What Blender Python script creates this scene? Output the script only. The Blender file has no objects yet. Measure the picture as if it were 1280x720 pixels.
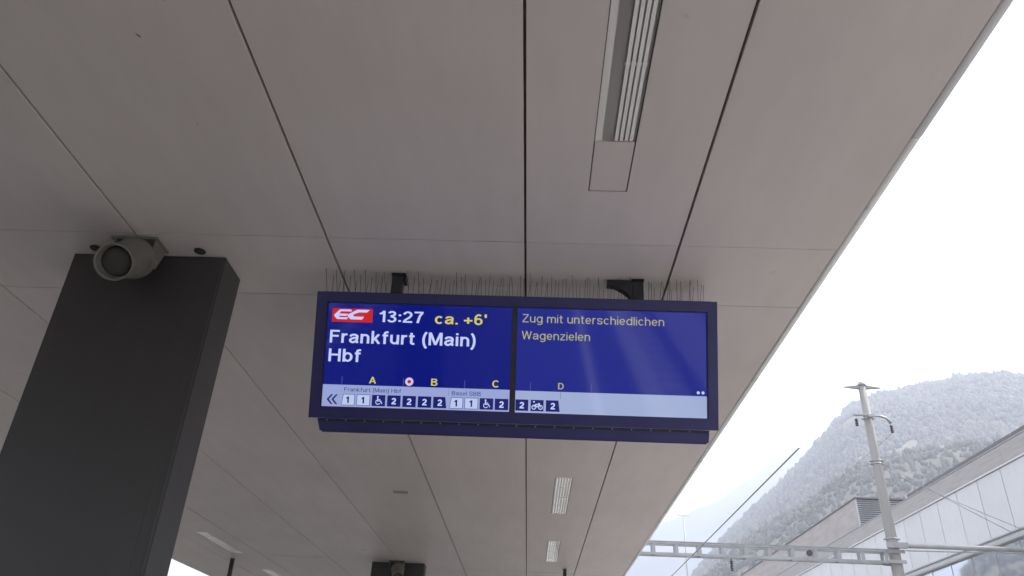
import bpy, bmesh, math, random
import numpy as np
from mathutils import Vector, Matrix, Euler, noise

random.seed(7)
rng = np.random.default_rng(7)
S = bpy.context.scene
COL = S.collection
PI = math.pi

# ------------------------------------------------------------------ camera
cam_d = bpy.data.cameras.new('camera')
cam = bpy.data.objects.new('camera', cam_d)
COL.objects.link(cam)
cam_d.sensor_width = 36.0
cam_d.lens = 36.0 * 960.85 / 1280.0
cam_d.clip_start = 0.05
cam_d.clip_end = 12000
r_ = Vector((0.99907, 0.01682, 0.03976))
u_ = Vector((-0.02638, -0.49109, 0.87071))
f_ = Vector((-0.03417, 0.87095, 0.49019))
cam.matrix_world = Matrix(((r_.x, u_.x, -f_.x, 0), (r_.y, u_.y, -f_.y, 0), (r_.z, u_.z, -f_.z, 1.6), (0, 0, 0, 1)))
S.camera = cam
CZ = 1.6

# ------------------------------------------------------------------ light, sky, exposure
SUN_EL, SUN_AZ = math.radians(49), math.radians(66)      # azimuth from +Y towards +X
EXPO = 1.34
S.cycles.volume_bounces = 3
S.view_settings.view_transform = 'Standard'
S.view_settings.look = 'None'
S.view_settings.exposure = EXPO
S.view_settings.gamma = 1.0
S.view_settings.use_curve_mapping = False
W = bpy.data.worlds.new('World')
S.world = W
W.use_nodes = True
nt = W.node_tree
nt.nodes.clear()
wo = nt.nodes.new('ShaderNodeOutputWorld')
bg = nt.nodes.new('ShaderNodeBackground')
bg.inputs['Strength'].default_value = 0.1
sky = nt.nodes.new('ShaderNodeTexSky')
sky.sky_type = 'NISHITA'
sky.sun_disc = False
sky.sun_elevation = SUN_EL
sky.sun_rotation = SUN_AZ
sky.altitude = 500
sky.dust_density = 2.0
tc = nt.nodes.new('ShaderNodeTexCoord')
no = nt.nodes.new('ShaderNodeTexNoise')
no.inputs['Scale'].default_value = 2.2
no.inputs['Detail'].default_value = 6
mp = nt.nodes.new('ShaderNodeMapping')
mp.inputs['Scale'].default_value = (1, 1, 2.5)
cr = nt.nodes.new('ShaderNodeValToRGB')
cr.color_ramp.elements[0].position = 0.30
cr.color_ramp.elements[0].color = (0.55, 0.55, 0.55, 1)
cr.color_ramp.elements[1].position = 0.52
cr.color_ramp.elements[1].color = (1, 1, 1, 1)
mix = nt.nodes.new('ShaderNodeMix')
mix.data_type = 'RGBA'
mix.inputs['B'].default_value = (9.5, 9.7, 10.0, 1)
L = nt.links.new
L(tc.outputs['Generated'], mp.inputs['Vector'])
L(mp.outputs['Vector'], no.inputs['Vector'])
L(no.outputs['Fac'], cr.inputs['Fac'])
L(cr.outputs['Color'], mix.inputs['Factor'])
L(sky.outputs['Color'], mix.inputs['A'])
L(mix.outputs['Result'], bg.inputs['Color'])
L(bg.outputs['Background'], wo.inputs['Surface'])

sd = bpy.data.lights.new('sun', 'SUN')
sd.energy = 3.3
sd.angle = math.radians(12)
sd.color = (1.0, 0.96, 0.9)
sun = bpy.data.objects.new('sun', sd)
COL.objects.link(sun)
sdir = Vector((math.sin(SUN_AZ) * math.cos(SUN_EL), math.cos(SUN_AZ) * math.cos(SUN_EL), math.sin(SUN_EL)))
sun.rotation_euler = sdir.to_track_quat('Z', 'Y').to_euler()


# ------------------------------------------------------------------ materials
def mat(name, col, rough=0.6, metal=0.0, spec=0.5, var=0.0, vscale=4.0, bump=0.0, bscale=60.0, stretch=(1, 1, 1), col2=None,
        dirt=None, coat=0.0):
    m = bpy.data.materials.new(name)
    m.use_nodes = True
    n = m.node_tree
    b = n.nodes['Principled BSDF']
    b.inputs['Base Color'].default_value = (*col, 1)
    b.inputs['Roughness'].default_value = rough
    b.inputs['Metallic'].default_value = metal
    b.inputs['Specular IOR Level'].default_value = spec
    b.inputs['Coat Weight'].default_value = coat
    t = n.nodes.new('ShaderNodeTexCoord')
    mpg = n.nodes.new('ShaderNodeMapping')
    mpg.inputs['Scale'].default_value = stretch
    n.links.new(t.outputs['Object'], mpg.inputs['Vector'])
    if var or col2:
        a = n.nodes.new('ShaderNodeTexNoise')
        a.inputs['Scale'].default_value = vscale
        a.inputs['Detail'].default_value = 5
        n.links.new(mpg.outputs['Vector'], a.inputs['Vector'])
        c = n.nodes.new('ShaderNodeValToRGB')
        c.color_ramp.elements[0].position = 0.33
        c.color_ramp.elements[1].position = 0.67
        c2 = col2 if col2 else tuple(x * (1 - var) for x in col)
        c.color_ramp.elements[0].color = (*c2, 1)
        c.color_ramp.elements[1].color = (*(col if col2 else tuple(min(1, x * (1 + var * .5)) for x in col)), 1)
        n.links.new(a.outputs['Fac'], c.inputs['Fac'])
        out = c.outputs['Color']
        if dirt:
            d = n.nodes.new('ShaderNodeTexNoise')
            d.inputs['Scale'].default_value = dirt[0]
            d.inputs['Detail'].default_value = 3
            n.links.new(t.outputs['Object'], d.inputs['Vector'])
            dr = n.nodes.new('ShaderNodeValToRGB')
            dr.color_ramp.elements[0].position = dirt[1]
            dr.color_ramp.elements[1].position = dirt[1] + 0.05
            dr.color_ramp.elements[0].color = (0, 0, 0, 1)
            dr.color_ramp.elements[1].color = (dirt[2],) * 3 + (1,)
            n.links.new(d.outputs['Fac'], dr.inputs['Fac'])
            mx = n.nodes.new('ShaderNodeMix')
            mx.data_type = 'RGBA'
            mx.inputs['B'].default_value = (col[0] * .45, col[1] * .42, col[2] * .4, 1)
            n.links.new(dr.outputs['Color'], mx.inputs['Factor'])
            n.links.new(out, mx.inputs['A'])
            out = mx.outputs['Result']
        n.links.new(out, b.inputs['Base Color'])
    if bump:
        a = n.nodes.new('ShaderNodeTexNoise')
        a.inputs['Scale'].default_value = bscale
        a.inputs['Detail'].default_value = 4
        n.links.new(mpg.outputs['Vector'], a.inputs['Vector'])
        bp = n.nodes.new('ShaderNodeBump')
        bp.inputs['Strength'].default_value = bump
        bp.inputs['Distance'].default_value = 0.01
        n.links.new(a.outputs['Fac'], bp.inputs['Height'])
        n.links.new(bp.outputs['Normal'], b.inputs['Normal'])
    return m


def lin(c):
    c = c / 255.0
    return c / 12.92 if c <= 0.04045 else ((c + 0.055) / 1.055) ** 2.4


def screen_mat(name, rgb, gain=1.0, rough=0.06):
    """lit display surface under a glossy front glass"""
    m = bpy.data.materials.new(name)
    m.use_nodes = True
    b = m.node_tree.nodes['Principled BSDF']
    b.inputs['Base Color'].default_value = (0.004, 0.004, 0.005, 1)
    b.inputs['Roughness'].default_value = rough
    b.inputs['Specular IOR Level'].default_value = 0.5
    k = gain / (2 ** EXPO)
    b.inputs['Emission Color'].default_value = (lin(rgb[0]) * k, lin(rgb[1]) * k, lin(rgb[2]) * k, 1)
    b.inputs['Emission Strength'].default_value = 1.0
    return m


M = {}
M['panel'] = mat('painted_ceiling_sheet', (0.63, 0.572, 0.553), 0.40, spec=0.35, var=0.05, vscale=0.8, bump=0.04, bscale=3, dirt=(9.0, 0.735, 0.35))
M['gap'] = mat('joint_sealant', (0.14, 0.095, 0.085), 0.9, var=0.3, vscale=20)
M['roof'] = mat('roof_sheet', (0.35, 0.36, 0.36), 0.6, var=0.15)
M['trim'] = mat('edge_trim_paint', (0.80, 0.79, 0.78), 0.4, var=0.05, vscale=3, dirt=(6, 0.62, 0.3))
M['column'] = mat('dark_steel_paint', (0.048, 0.044, 0.044), 0.42, spec=0.4, var=0.2, vscale=1.2, stretch=(1, 1, .25), bump=0.06, bscale=40)
M['black'] = mat('black_plastic', (0.012, 0.012, 0.014), 0.5)
M['hole'] = mat('dark_recess', (0.03, 0.028, 0.028), 0.7)
M['horn'] = mat('speaker_grey', (0.175, 0.165, 0.15), 0.5, var=0.12, vscale=14, bump=0.05, bscale=80)
M['horn_in'] = mat('speaker_mesh', (0.07, 0.066, 0.062), 0.7, bump=0.5, bscale=420)
M['casing'] = mat('casing_dark_blue', (0.024, 0.023, 0.125), 0.36, spec=0.5, var=0.1, vscale=5, bump=0.03, bscale=160)
M['hanger'] = mat('hanger_black_paint', (0.022, 0.022, 0.030), 0.42, var=0.2, vscale=12)
M['spike'] = mat('spike_wire', (0.10, 0.075, 0.062), 0.5, metal=0.2)
M['tray'] = mat('lamp_tray_white', (0.76, 0.735, 0.725), 0.35)
M['tray_dark'] = mat('lamp_frame', (0.08, 0.07, 0.07), 0.6)
M['strip'] = mat('lamp_louvre_white', (0.84, 0.82, 0.81), 0.35)
M['opal'] = mat('lamp_opal_cover', (0.88, 0.865, 0.85), 0.22, coat=0.5)
M['concrete'] = mat('mast_concrete', (0.29, 0.28, 0.27), 0.7, var=0.18, vscale=1.4, stretch=(1, 1, .3), bump=0.3, bscale=30)
M['galv'] = mat('galvanised_steel', (0.34, 0.34, 0.345), 0.45, metal=0.35, var=0.15, vscale=3)
M['insul'] = mat('insulator_brown', (0.05, 0.04, 0.045), 0.3)
M['wire'] = mat('copper_wire', (0.22, 0.21, 0.22), 0.5, metal=0.3)
M['fpanel'] = mat('facade_white_sheet', (0.60, 0.60, 0.61), 0.35, spec=0.5, var=0.05, vscale=.5, stretch=(1, 1, .2))
M['fback'] = mat('facade_joint', (0.50, 0.50, 0.505), 0.8)
M['parapet'] = mat('parapet_grey_metal', (0.36, 0.34, 0.33), 0.5, var=0.12, vscale=3, stretch=(1, .4, 4), bump=0.4, bscale=20)
M['rail'] = mat('ledge_metal', (0.40, 0.40, 0.41), 0.45, metal=0.3, var=0.1)
M['snow'] = mat('roof_edge_dark', (0.14, 0.13, 0.14), 0.6)
M['louvre'] = mat('louvre_dark_metal', (0.22, 0.21, 0.215), 0.5)
M['boxside'] = mat('plant_room_cladding', (0.40, 0.365, 0.35), 0.6, var=0.15, vscale=1.3, stretch=(1, .6, 3), bump=0.4, bscale=9)
M['asphalt'] = mat('platform_asphalt', (0.075, 0.072, 0.07), 0.85, var=0.2, vscale=2, bump=0.3, bscale=120)
M['edge'] = mat('platform_edge_concrete', (0.50, 0.49, 0.47), 0.8, var=0.15, vscale=3, bump=0.2, bscale=60)
M['white'] = mat('line_white_paint', (0.78, 0.78, 0.76), 0.7, var=0.15, vscale=9)
M['ballast'] = mat('ballast_stone', (0.48, 0.45, 0.425), 0.9, var=0.35, vscale=18, bump=1.0, bscale=24)
M['ballast_dark'] = mat('dark_ballast_stone', (0.09, 0.08, 0.075), 0.9, var=0.35, vscale=18, bump=1.0, bscale=24)  # unseen left bed, darkened to weaken light bounced onto the left ceiling
M['field'] = mat('valley_ground', (0.08, 0.10, 0.05), 0.95, col2=(0.11, 0.10, 0.07), vscale=.02, bump=0.3, bscale=1)
M['sleeper'] = mat('sleeper_concrete', (0.38, 0.36, 0.34), 0.85, var=0.2, vscale=6)
M['steel'] = mat('rail_steel', (0.22, 0.15, 0.12), 0.5, metal=0.4, var=0.2, vscale=8)
M['rock'] = mat('rock_and_scrub', (0.16, 0.13, 0.105), 0.95, col2=(0.09, 0.10, 0.055), vscale=.022, bump=0.8, bscale=.25)
M['forest'] = mat('forest_foliage', (0.085, 0.08, 0.05), 0.85, col2=(0.03, 0.038, 0.026), vscale=.12, bump=0.6, bscale=.9)
M['far'] = mat('far_slope', (0.10, 0.13, 0.12), 0.95, col2=(0.05, 0.075, 0.07), vscale=.01)

def panel_wear(m, amount):
    """small tone shift from sheet to sheet and faint rain-dust smudges"""
    n = m.node_tree
    b = n.nodes['Principled BSDF']
    src = b.inputs['Base Color'].links[0].from_socket
    oi = n.nodes.new('ShaderNodeObjectInfo')
    mr = n.nodes.new('ShaderNodeMapRange')
    mr.inputs['To Min'].default_value = 1 - amount
    mr.inputs['To Max'].default_value = 1 + amount * .6
    n.links.new(oi.outputs['Random'], mr.inputs['Value'])
    t = n.nodes.new('ShaderNodeTexCoord')
    mp_ = n.nodes.new('ShaderNodeMapping')
    mp_.inputs['Scale'].default_value = (5, 1.1, 1)
    n.links.new(t.outputs['Object'], mp_.inputs['Vector'])
    ns = n.nodes.new('ShaderNodeTexNoise')
    ns.inputs['Scale'].default_value = 1.6
    ns.inputs['Detail'].default_value = 8
    ns.inputs['Roughness'].default_value = .68
    n.links.new(mp_.outputs['Vector'], ns.inputs['Vector'])
    m2 = n.nodes.new('ShaderNodeMapRange')
    m2.inputs['From Min'].default_value = .35
    m2.inputs['From Max'].default_value = .7
    m2.inputs['To Min'].default_value = 1.03
    m2.inputs['To Max'].default_value = .965
    n.links.new(ns.outputs['Fac'], m2.inputs['Value'])
    mu = n.nodes.new('ShaderNodeMath')
    mu.operation = 'MULTIPLY'
    n.links.new(mr.outputs['Result'], mu.inputs[0])
    n.links.new(m2.outputs['Result'], mu.inputs[1])
    sc = n.nodes.new('ShaderNodeVectorMath')
    sc.operation = 'SCALE'
    n.links.new(src, sc.inputs[0])
    n.links.new(mu.outputs[0], sc.inputs['Scale'])
    n.links.new(sc.outputs['Vector'], b.inputs['Base Color'])
    ru = n.nodes.new('ShaderNodeMapRange')
    ru.inputs['To Min'].default_value = b.inputs['Roughness'].default_value - .08
    ru.inputs['To Max'].default_value = b.inputs['Roughness'].default_value + .14
    n.links.new(ns.outputs['Fac'], ru.inputs['Value'])
    n.links.new(ru.outputs['Result'], b.inputs['Roughness'])


panel_wear(M['panel'], .025)
panel_wear(M['column'], .02)
panel_wear(M['fpanel'], .04)
panel_wear(M['casing'], .02)

g = bpy.data.materials.new('clear_cover')
g.use_nodes = True
n = g.node_tree
n.nodes.clear()
o_ = n.nodes.new('ShaderNodeOutputMaterial')
ms = n.nodes.new('ShaderNodeMixShader')
tr = n.nodes.new('ShaderNodeBsdfTransparent')
tr.inputs['Color'].default_value = (0.97, 0.965, 0.96, 1)
gl = n.nodes.new('ShaderNodeBsdfGlossy')
gl.inputs['Roughness'].default_value = 0.12
fr = n.nodes.new('ShaderNodeFresnel')
fr.inputs['IOR'].default_value = 1.5
n.links.new(fr.outputs['Fac'], ms.inputs['Fac'])
n.links.new(tr.outputs['BSDF'], ms.inputs[1])
n.links.new(gl.outputs['BSDF'], ms.inputs[2])
n.links.new(ms.outputs['Shader'], o_.inputs['Surface'])
M['cover'] = g
M['glass'] = mat('facade_mirror_glass', (0.62, 0.64, 0.67), 0.03, metal=1.0)


# ------------------------------------------------------------------ mesh helpers
def box(bm, x0, x1, y0, y1, z0, z1, ch=0.0):
    vs = [bm.verts.new(p) for p in ((x0, y0, z0), (x1, y0, z0), (x1, y1, z0), (x0, y1, z0),
                                    (x0, y0, z1), (x1, y0, z1), (x1, y1, z1), (x0, y1, z1))]
    fs = [bm.faces.new([vs[i] for i in q]) for q in ((3, 2, 1, 0), (4, 5, 6, 7), (0, 1, 5, 4), (1, 2, 6, 5), (2, 3, 7, 6), (3, 0, 4, 7))]
    if ch:
        es = set()
        for f in fs:
            es.update(f.edges)
        bmesh.ops.bevel(bm, geom=list(es), offset=ch, segments=1, affect='EDGES')


def tube(bm, pts, rad, seg=10, caps=True):
    pts = [Vector(p) for p in pts]
    rads = rad if isinstance(rad, (list, tuple)) else [rad] * len(pts)
    rings = []
    up = None
    for i, p in enumerate(pts):
        d = (pts[min(i + 1, len(pts) - 1)] - pts[max(i - 1, 0)]).normalized()
        if up is None:
            up = Vector((0, 0, 1)) if abs(d.z) < .9 else Vector((1, 0, 0))
        a = d.cross(up).normalized()
        b = a.cross(d)
        rings.append([bm.verts.new(p + (a * math.cos(2 * PI * k / seg) + b * math.sin(2 * PI * k / seg)) * rads[i]) for k in range(seg)])
    for i in range(len(rings) - 1):
        for k in range(seg):
            f = bm.faces.new((rings[i][k], rings[i][(k + 1) % seg], rings[i + 1][(k + 1) % seg], rings[i + 1][k]))
            f.smooth = True
    if caps:
        bm.faces.new(rings[0])
        bm.faces.new(rings[-1][::-1])


def obj(name, bm, m, parent=None, label=None, recalc=True):
    if recalc:
        bmesh.ops.recalc_face_normals(bm, faces=bm.faces)
    me = bpy.data.meshes.new(name)
    bm.to_mesh(me)
    bm.free()
    me.materials.append(m)
    o = bpy.data.objects.new(name, me)
    COL.objects.link(o)
    if parent:
        o.parent = parent
    if label:
        o['label'] = label
    return o


def bx(name, m, parent, *a, ch=0.0, **k):
    bm = bmesh.new()
    box(bm, *a, ch=ch)
    return obj(name, bm, m, parent, **k)


def tb(name, m, parent, pts, rad, seg=10, **k):
    bm = bmesh.new()
    tube(bm, pts, rad, seg)
    return obj(name, bm, m, parent, **k)


def share(o, name, parent, loc=(0, 0, 0)):
    c = bpy.data.objects.new(name, o.data)
    COL.objects.link(c)
    c.parent = parent
    c.location = loc
    return c


def thing(name, label, cat, loc=(0, 0, 0), group=None):
    o = bpy.data.objects.new(name, None)
    COL.objects.link(o)
    o.location = loc
    return tag(o, label, cat, group)


def tag(o, label, cat, group=None):
    o['label'] = label
    o['category'] = cat
    if group:
        o['group'] = group
    return o


def structure(o):
    o['kind'] = 'structure'
    return o


# ================================================================== SETTING
CEIL = CZ + 1.62
bm = bmesh.new()
v = [bm.verts.new(p) for p in ((-4000, -4000, -0.62), (4000, -4000, -0.62), (4000, 4000, -0.62), (-4000, 4000, -0.62))]
bm.faces.new(v)
structure(obj('ground', bm, M['field']))
# ballast bed, two sheets with sloping shoulders
for (xa, xb) in ((2.0, 10.0), (-12.0, -5.0)):
    bm = bmesh.new()
    box(bm, xa, xb, -60, 160, -0.615, -0.42)
    structure(obj('track_bed', bm, M['ballast'] if xa > 0 else M['ballast_dark']))
# platform
bm = bmesh.new()
box(bm, -4.6, 1.62, -60, 120, -0.61, 0.0)
structure(obj('platform', bm, M['asphalt']))
for (xa, xb) in ((1.624, 1.98), (-4.98, -4.604)):
    e = structure(bpy.data.objects.new('platform_edge', None))
    COL.objects.link(e)
    proto = None
    for k in range(70):
        y0 = -30 + k * 1.2
        if proto is None:
            proto = bx('edge_slab', M['edge'], e, xa, xb, 0, 1.19, -0.61, 0.003, ch=0.008)
            proto.location = (0, y0, 0)
        else:
            share(proto, 'edge_slab', e, (0, y0, 0))
for xa in (0.85, -3.95):
    bm = bmesh.new()
    box(bm, xa, xa + 0.12, -60, 120, 0.001, 0.005)
    structure(obj('safety_line', bm, M['white']))
bm = bmesh.new()
box(bm, 10.0, 15.99, -60, 160, -0.61, -0.36)
structure(obj('path', bm, M['edge']))

# tracks
for gi, xc in enumerate((3.55, 7.6, -6.6)):
    t = thing('railway_track', ['rusty railway track on ballast beside the right platform edge',
                                'rusty railway track on ballast at the foot of the concrete mast',
                                'rusty railway track on ballast beside the left platform edge'][gi], 'track', (xc, 0, 0), 'railway tracks')
    sp = None
    for k in range(100):
        if sp is None:
            sp = bx('sleeper', M['sleeper'], t, -1.3, 1.3, -.13, .13, -0.42, -0.36, ch=0.01)
            sp.location = (0, -20, 0)
        else:
            share(sp, 'sleeper', t, (0, -20 + k * .65, 0))
    for s in (-1, 1):
        bm = bmesh.new()
        box(bm, s * .75 - .035, s * .75 + .035, -50, 120, -0.225, -0.18, .006)
        box(bm, s * .75 - .01, s * .75 + .01, -50, 120, -0.34, -0.225)
        box(bm, s * .75 - .07, s * .75 + .07, -50, 120, -0.359, -0.34)
        obj('rail', bm, M['steel'], t)


# ------------------------------------------------------------------ mountains
def interp(xs, ys, x):
    return float(np.interp(x, xs, ys))


def fbm(x, y, s, oct=5):
    v, a = 0, 1.0
    for i in range(oct):
        v += a * noise.noise(Vector((x * s, y * s, i * 7.3)))
        a *= .5
        s *= 2.03
    return v


def mountain(name, az0, az1, na, rad0, R, rad1, nr, prof, amp, m):
    """heights rise from rad0 to a ridge at R whose elevation follows prof(azimuth)"""
    az = np.linspace(az0, az1, na)
    rr = np.concatenate([np.linspace(rad0, R, int(nr * .72)), np.linspace(R, rad1, nr - int(nr * .72) + 1)[1:]])
    Z = np.zeros((na, len(rr)))
    for i, a in enumerate(az):
        E = prof(a)
        for j, r in enumerate(rr):
            x, y = r * math.sin(a), r * math.cos(a)
            t = (r - rad0) / (R - rad0)
            if t < 1:
                base = E * R * (t ** 1.12)
                w = min(1, t * 3) * (1 - .75 * max(0, (t - .75) / .25))
            else:
                base = E * R * max(0, 1 - (r - R) / (rad1 - R)) ** .8
                w = .25
            Z[i, j] = max(-.6, base + amp * w * fbm(x, y, 1 / 260., 6) * min(1, E * 6)) - (.6 if t <= 0 or E < .002 else 0)
    X = np.outer(np.sin(az), rr)
    Y = np.outer(np.cos(az), rr)
    co = np.stack([X, Y, Z], -1).reshape(-1, 3)
    nn = len(rr)
    faces = []
    for i in range(na - 1):
        for j in range(nn - 1):
            q = i * nn + j
            faces.append((q, q + nn, q + nn + 1, q + 1))
    me = bpy.data.meshes.new(name)
    me.from_pydata(co.tolist(), [], faces)
    me.polygons.foreach_set('use_smooth', [True] * len(faces))
    me.materials.append(m)
    o = bpy.data.objects.new(name, me)
    COL.objects.link(o)
    structure(o)

    def height(a, r):
        fi = (a - az0) / (az1 - az0) * (na - 1)
        i = min(na - 2, max(0, int(fi)))
        j = min(nn - 2, max(0, int(np.searchsorted(rr, r) - 1)))
        u = fi - i
        w = (r - rr[j]) / (rr[j + 1] - rr[j])
        return (Z[i, j] * (1 - u) * (1 - w) + Z[i + 1, j] * u * (1 - w) + Z[i, j + 1] * (1 - u) * w + Z[i + 1, j + 1] * u * w)
    return o, height


# ridge directions: x/y, z/y
rx = [.13, .155, .18, .203, .252, .303, .35, .387, .42, .461, .506, .564, .62, .673, .8, 1.0, 1.6, 3]
rz = [0, .04, .11, .166, .218, .265, .309, .348, .386, .405, .415, .431, .439, .434, .43, .46, .5, .2]
raz = [math.atan(x) for x in rx]
rel = [z / math.sqrt(1 + x * x) for x, z in zip(rx, rz)]


def near_prof(a):
    return interp(raz, rel, a) * (1 + .008 * noise.noise(Vector((a * 60, 0, 0))))


NR = 720.0
near, near_h = mountain('mountain', math.radians(6), math.radians(72), 230, 150, NR, 1150, 130, near_prof, 26, M['rock'])

fx = [math.atan(x) for x in (-.5, -.3, -.1, .05, .135, .168, .241, .30, .35, .6, 1.5)]
fe = [.0, .05, .10, .16, .205, .225, .255, .285, .31, .33, .1]
far, far_h = mountain('mountain', fx[0], fx[-1], 120, 900, 1550, 2300, 50, lambda a: interp(fx, fe, a), 60, M['far'])

lx = [math.radians(d) for d in (-75, -50, -36, -29, -26, -24.8, -24.3, -23.8)]
le = [.12, .24, .225, .205, .185, .15, .05, 0]
lefth, left_h = mountain('mountain', lx[0], lx[-1], 90, 150, 600, 900, 70, lambda a: interp(lx, le, a), 18, M['rock'])


def blob(kind):
    bm = bmesh.new()
    bmesh.ops.create_icosphere(bm, subdivisions=1, radius=1.0)
    for v in bm.verts:
        if kind == 'pine':
            z = v.co.z
            k = max(.08, (1 - z) * .42)
            v.co = Vector((v.co.x * k * 1.6 if abs(z) < .9 else 0, v.co.y * k * 1.6 if abs(z) < .9 else 0, z * 1.5))
            v.co.x += random.uniform(-.1, .1)
            v.co.y += random.uniform(-.1, .1)
        else:
            v.co *= random.uniform(.55, 1.3)
    bm.verts.index_update()
    co = np.array([v.co[:] for v in bm.verts])
    fa = np.array([[v.index for v in f.verts] for f in bm.faces])
    bm.free()
    return co, fa


def forest(name, n, az0, az1, rad0, rad1, hf, label, rmin=1.4, rmax=3.3, pines=.42, ridge=0, R=NR):
    kinds = [blob('leaf') for _ in range(7)] + [blob('pine') for _ in range(3)]
    VC, FC, off = [], [], 0
    for i in range(n):
        if i < ridge:
            a = random.uniform(az0, az1)
            r = R + random.uniform(-14, 4)
        else:
            a = random.uniform(az0, az1)
            r = math.sqrt(random.uniform(rad0 ** 2, rad1 ** 2))
        x, y = r * math.sin(a), r * math.cos(a)
        z = hf(a, r)
        if z < 4:
            continue
        if i >= ridge and fbm(x, y, 1 / 70., 3) < -.58:
            continue
        pine = random.random() < pines
        co, fa = kinds[7 + random.randrange(3)] if pine else kinds[random.randrange(7)]
        s = random.uniform(rmin, rmax) * (1.3 if random.random() < .12 else 1) * (r / R) ** .8
        th = random.uniform(0, 2 * PI)
        c, sn = math.cos(th), math.sin(th)
        k = co * np.array([s, s, s * random.uniform(.9, 1.3)])
        k = np.stack([k[:, 0] * c - k[:, 1] * sn + x, k[:, 0] * sn + k[:, 1] * c + y, k[:, 2] + z + s * .6], -1)
        VC.append(k)
        FC.append(fa + off)
        off += len(co)
    V = np.concatenate(VC).astype(np.float32)
    F = np.concatenate(FC).astype(np.int32)
    me = bpy.data.meshes.new(name)
    me.vertices.add(len(V))
    me.vertices.foreach_set('co', V.ravel())
    me.loops.add(F.size)
    me.loops.foreach_set('vertex_index', F.ravel())
    me.polygons.add(len(F))
    me.polygons.foreach_set('loop_start', np.arange(0, F.size, 3, dtype=np.int32))
    me.update(calc_edges=True)
    me.materials.append(M['forest'])
    o = bpy.data.objects.new(name, me)
    COL.objects.link(o)
    o['kind'] = 'stuff'
    tag(o, label, 'forest')
    return o


forest('forest', 28000, math.radians(8), math.radians(50), 230, NR + 10, near_h, 'pale green woodland covering the steep hazy mountain behind the building', ridge=1200)
forest('forest', 3000, math.radians(-60), math.radians(-24), 250, 605, left_h, 'dark woodland on the hillside mirrored in the building glass', ridge=500, R=600)

# ================================================================== CANOPY
XJ = [-4.54, -3.815, -3.235, -2.42, -1.603, -0.835, -0.055, 0.54, 1.140]
YJ = [-11.625, -11.15, -4.555, -4.082, 2.515, 2.988, 9.585, 10.058, 16.655, 17.128, 23.725]
GX, GY = 0.0046, 0.0018
LX = (0.165, 0.300)
LXL = (-3.60, -3.465)
LY = [-3.70, -1.35, 1.0, 3.39, 5.79, 8.15, 10.50, 13.0, 15.2]
LEN = 1.175

canopy = thing('platform_canopy', 'long flat station canopy with beige metal ceiling panels over the platform', 'canopy')


def panel(x0, x1, y0, y1, holes, dz):
    """sheet with chamfered lower edge, and openings for the lamps"""
    zb, zt = CEIL + dz, CEIL + .03
    bm = bmesh.new()
    hs = [h for h in holes if h[2] > y0 and h[3] < y1 and h[0] > x0 and h[1] < x1]
    if not hs:
        c = .0010
        lo = [bm.verts.new(p) for p in ((x0 + c, y0 + c * .4, zb), (x1 - c, y0 + c * .4, zb), (x1 - c, y1 - c * .4, zb), (x0 + c, y1 - c * .4, zb))]
        mi = [bm.verts.new(p) for p in ((x0, y0, zb + c), (x1, y0, zb + c), (x1, y1, zb + c), (x0, y1, zb + c))]
        hi = [bm.verts.new(p) for p in ((x0, y0, zt), (x1, y0, zt), (x1, y1, zt), (x0, y1, zt))]
        bm.faces.new(lo[::-1])
        bm.faces.new(hi)
        for a, b in ((lo, mi), (mi, hi)):
            for i in range(4):
                bm.faces.new((a[i], a[(i + 1) % 4], b[(i + 1) % 4], b[i]))
    else:
        xs = sorted({x0, x1} | {h[0] for h in hs} | {h[1] for h in hs})
        ys = sorted({y0, y1} | {h[2] for h in hs} | {h[3] for h in hs})
        solid = {}
        for i in range(len(xs) - 1):
            for j in range(len(ys) - 1):
                cx, cy = (xs[i] + xs[i + 1]) / 2, (ys[j] + ys[j + 1]) / 2
                solid[i, j] = not any(h[0] < cx < h[1] and h[2] < cy < h[3] for h in hs)
        vb = {(i, j, k): bm.verts.new((xs[i], ys[j], zb if k == 0 else zt)) for i in range(len(xs)) for j in range(len(ys)) for k in (0, 1)}
        for (i, j), s in solid.items():
            if not s:
                continue
            bm.faces.new((vb[i, j, 0], vb[i, j + 1, 0], vb[i + 1, j + 1, 0], vb[i + 1, j, 0]))
            bm.faces.new((vb[i, j, 1], vb[i + 1, j, 1], vb[i + 1, j + 1, 1], vb[i, j + 1, 1]))
            for (di, dj, a, b) in ((-1, 0, (i, j), (i, j + 1)), (1, 0, (i + 1, j + 1), (i + 1, j)), (0, -1, (i + 1, j), (i, j)), (0, 1, (i, j + 1), (i + 1, j + 1))):
                if not solid.get((i + di, j + dj), False):
                    bm.faces.new((vb[(*a, 0)], vb[(*a, 1)], vb[(*b, 1)], vb[(*b, 0)]))
        for q in [v for v in bm.verts if not v.link_faces]:
            bm.verts.remove(q)
    return obj('ceiling_panel', bm, M['panel'], canopy)


holes = [(LX[0], LX[1], y, y + LEN) for y in LY] + [(LXL[0], LXL[1], y + .2, y + .2 + LEN) for y in LY]
GRILLE = (-1.17, -1.03, 6.335, 6.435)
holes.append(GRILLE)
for i in range(len(XJ) - 1):
    for j in range(len(YJ) - 1):
        panel(XJ[i] + (GX if i else -.0012), XJ[i + 1] - (GX if i < len(XJ) - 2 else -.0012), YJ[j] + GY, YJ[j + 1] - GY, holes, random.uniform(-.0012, .0012))
bm = bmesh.new()
# backing strips lie only in the joints so that lamp openings stay open
for x in XJ[1:-1]:
    box(bm, x - GX + .0004, x + GX - .0004, YJ[0], YJ[-1], CEIL + .014, CEIL + .029)
obj('joint_backing', bm, M['gap'], canopy)
bx('roof_deck', M['roof'], canopy, -4.56, 1.16, YJ[0], YJ[-1], CEIL + .12, CEIL + .24)
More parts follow.
